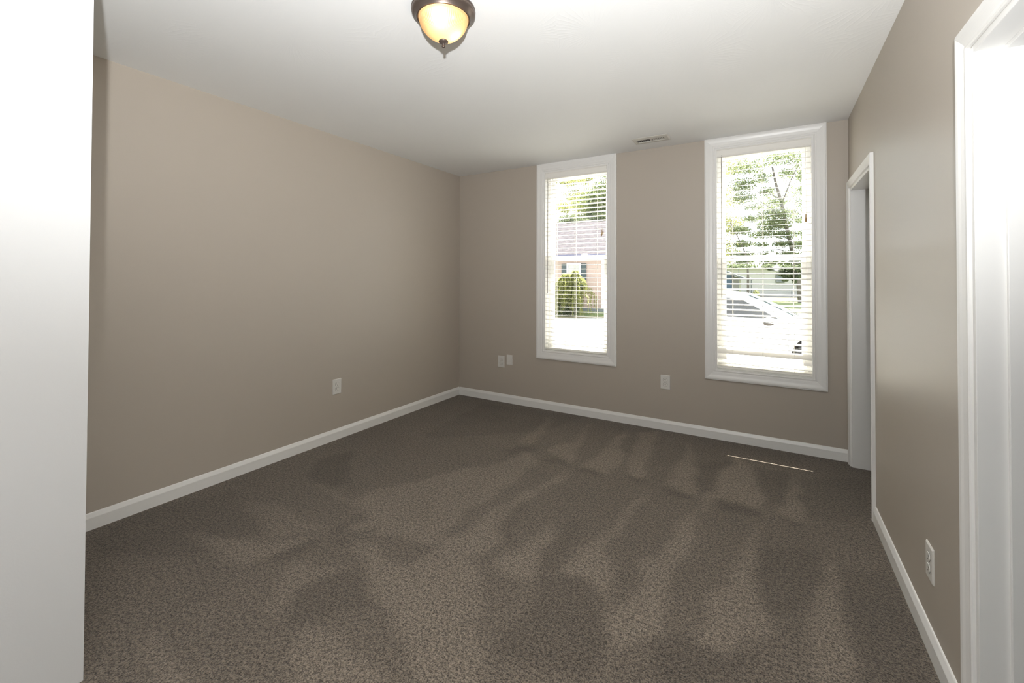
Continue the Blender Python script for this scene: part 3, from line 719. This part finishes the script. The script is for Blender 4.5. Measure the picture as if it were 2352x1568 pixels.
MB().box(-1.42, -1.33, 39.6, 39.7, G, 1.34).build('porch_post', M_found, b_, loc=off)

p_ = MB().tube([(-2.24, 39.2, G), (-2.24, 39.2, 2.45)], .028, 8).build('metal_post', M_found, None, smooth=True)
tag(p_, 'thin dark metal post standing by the blue shed', 'post')
p_ = empty('garden_plant', (-1.05, 39.5, G), label='small yellow-green plant at the foot of the porch post', cat='plant')
leaves('foliage', M_leafY, p_, -Vector(p_.location), [(-1.05, 39.5, .15, .28, .2, .4, 260)], .05, rs)

# --- white saloon car at the kerb
c_ = empty('car', (-.6, 10.3, G), label='white four-door car parked outside the right window', cat='car'); off = -Vector(c_.location)
CYM = 10.30
M_carw = mat('white_car_paint', (.74, .75, .76), .25, .5); P(M_carw).inputs['Coat Weight'].default_value = .6
M_carglass = mat('tinted_car_glass', (.055, .055, .055), .08, .25)
M_ws = mat('windscreen_glass', (.26, .33, .33), .05, .8)
M_tyre = mat('tyre_rubber', (.025, .025, .025), .8); M_rim = mat('alloy', (.45, .45, .46), .35, .5, .8)
def lerp(tab, x):
    if x <= tab[0][0]: return tab[0][1]
    for (a, va), (b, vb) in zip(tab, tab[1:]):
        if x <= b: return va+(vb-va)*(x-a)/(b-a)
    return tab[-1][1]
TOP = [(-2.95, .20), (-2.90, .45), (-2.75, .60), (-2.35, .66), (-2.0, .70), (-1.6, .90), (-1.2, 1.02), (-.76, 1.056), (-.44, 1.014), (-.1, .87), (.2, .715), (.47, .565), (.8, .53), (1.2, .46), (1.5, .36), (1.66, .20), (1.72, .02)]
BEL = [(-2.95, .18), (-2.90, .42), (-2.7, .56), (-1.9, .575), (-.77, .55), (.15, .545), (.5, .525), (.8, .49), (1.2, .42), (1.5, .32), (1.66, .17), (1.72, 0)]
HW = [(-2.95, .70), (-2.85, .80), (-2.5, .88), (-1.5, .905), (.4, .905), (1.1, .88), (1.5, .80), (1.66, .70), (1.72, .60)]
RHW = [(-2.95, .6), (-2.4, .74), (-2.0, .72), (-1.4, .62), (-.6, .60), (-.3, .62), (.45, .76), (.8, .80), (1.4, .70), (1.72, .5)]
WH = ((.70, -.12), (-2.02, -.12)); AR = .405
def sill(x):
    z = -.105 if -2.7 < x < 1.5 else -.02
    for cx, cz in WH:
        if abs(x-cx) < AR: z = max(z, cz+math.sqrt(AR*AR-(x-cx)**2))
    return z
xs_ = sorted(set([round(-2.95+.03*i, 3) for i in range(156)]+[1.72])); m_ = MB(); NP = 9; v = []
for x in xs_:
    zs = sill(x); zt = lerp(TOP, x); zb = min(lerp(BEL, x), zt-.012); hw = lerp(HW, x); rw = min(lerp(RHW, x), hw-.03)
    z1 = min(zs+.05, zb-.03); z2 = max(min(.22, zb-.06), z1+.015)
    sec = [(hw-.14, zs), (hw-.012, zs+.002), (hw, z1), (hw+.004, z2), (hw-.012, zb-.02), (hw-.045, zb), (rw, max(zt-.045, zb+.004)), (rw-.09, zt-.006), (0, zt+.012)]
    full = [(CYM-a, z) for a, z in sec]+[(CYM+a, z) for a, z in sec[-2::-1]]
    v += [(x, a, z) for a, z in full]
K = 2*NP-1; f = []
for i in range(len(xs_)-1):
    for k in range(K-1): f.append((i*K+k, i*K+k+1, (i+1)*K+k+1, (i+1)*K+k))
f.append(tuple(range(K))); f.append(tuple((len(xs_)-1)*K+k for k in range(K-1, -1, -1)))
body = m_.add(v, f).build('body', M_carw, c_, smooth=True, loc=off)
MB().box(-2.75, 1.45, CYM-.70, CYM+.70, -.2, .42).build('underbody', M_dark, c_, loc=off)
def sidey(x, z, o=.012):
    zt = lerp(TOP, x); zb = lerp(BEL, x); hw = lerp(HW, x)-.045; rw = lerp(RHW, x); t = max(0, min(1, (z-zb)/max(.02, (zt-.045-zb)))); return hw+(rw-hw)*t+o
def sideglass(nm, pts, sg):
    # fill the outline with a grid in x so the pane follows the cabin side
    P2 = []; n = len(pts); xa = min(q[0] for q in pts); xb = max(q[0] for q in pts); m_ = MB(); v = []; cols = 14
    for i in range(cols+1):
        x = xa+1e-4+(xb-xa-2e-4)*i/cols; zz = []
        for k in range(n):
            (x0, z0), (x1, z1) = pts[k], pts[(k+1) % n]
            if (x0-x)*(x1-x) <= 0 and x0 != x1: zz.append(z0+(z1-z0)*(x-x0)/(x1-x0))
        lo, hi = min(zz), max(zz)
        for z in (lo, (lo+hi)/2, hi): v.append((x, CYM+sg*sidey(x, z), z))
    f = []
    for i in range(cols):
        for k in range(2): f.append((i*3+k, i*3+k+1, (i+1)*3+k+1, (i+1)*3+k))
    return m_.add(v, f).build(nm, M_carglass, c_, loc=off)
for sg in (-1, 1):
    sideglass('side_window', [(-.93, .572), (.12, .562), (-.50, .905), (-.93, .955)], sg)
    sideglass('side_window', [(-1.90, .60), (-1.0, .576), (-1.0, .955), (-1.30, .925), (-1.55, .84)], sg)
    mr = MB().sphere((-.04, CYM+sg*1.0, .53), .1, 1.0, .62, .72).build('side_mirror', M_carw, c_, smooth=True, loc=off)
    MB().sphere((-.05, CYM+sg*1.0, .487), .092, 1.0, .66, .5).build('mirror_shell', mat('mirror_plastic', (.06, .05, .042), .6), mr, smooth=True)
    for hx in (-.86, -1.72): MB().box(hx, hx+.17, CYM+sg*.93-.012, CYM+sg*.93+.012, .40, .425).build('door_handle', M_carw, c_, loc=off, bevel=.005)
    for sx in (.262, -.965, -1.86): MB().box(sx, sx+.007, CYM+sg*.9085-.002, CYM+sg*.9085+.002, -.06, .50).build('door_seam', M_found, c_, loc=off)
m_ = MB(); v = []
for i in range(9):
    x = -.40+(.83)*i/8; z = lerp(TOP, x)+.018; wd = .56+(.70-.56)*i/8
    v += [(x, CYM-wd, z-.012), (x, CYM-wd*.5, z), (x, CYM, z+.006), (x, CYM+wd*.5, z), (x, CYM+wd, z-.012)]
m_.add(v, [(i*5+k, i*5+k+1, (i+1)*5+k+1, (i+1)*5+k) for i in range(8) for k in range(4)]).build('windscreen', M_ws, c_, smooth=True, loc=off)
for y0 in (-.55, .05):
    MB().tube([(.47, CYM+y0, .60), (.30, CYM+y0+.30, .69)], .006, 6).build('wiper', M_dark, c_, loc=off)
for cx, cz in WH:
    for sg in (-1, 1):
        wl = MB().lathe([(.215, -.10), (.30, -.105), (.328, -.085), (.33, 0), (.328, .085), (.30, .105), (.215, .10)], n=32).build('wheel', M_tyre, c_, smooth=True)
        wl.rotation_euler = (PI/2, 0, 0); wl.location = Vector((cx, CYM+sg*.775, cz))+off
        r_ = MB(); r_.lathe([(.001, .075), (.05, .08), (.06, .07), (.19, .06), (.218, .09), (.218, -.09), (.001, -.09)], n=20).build('rim', M_rim, wl, smooth=True)
        if sg > 0: wl.rotation_euler = (-PI/2, 0, 0)
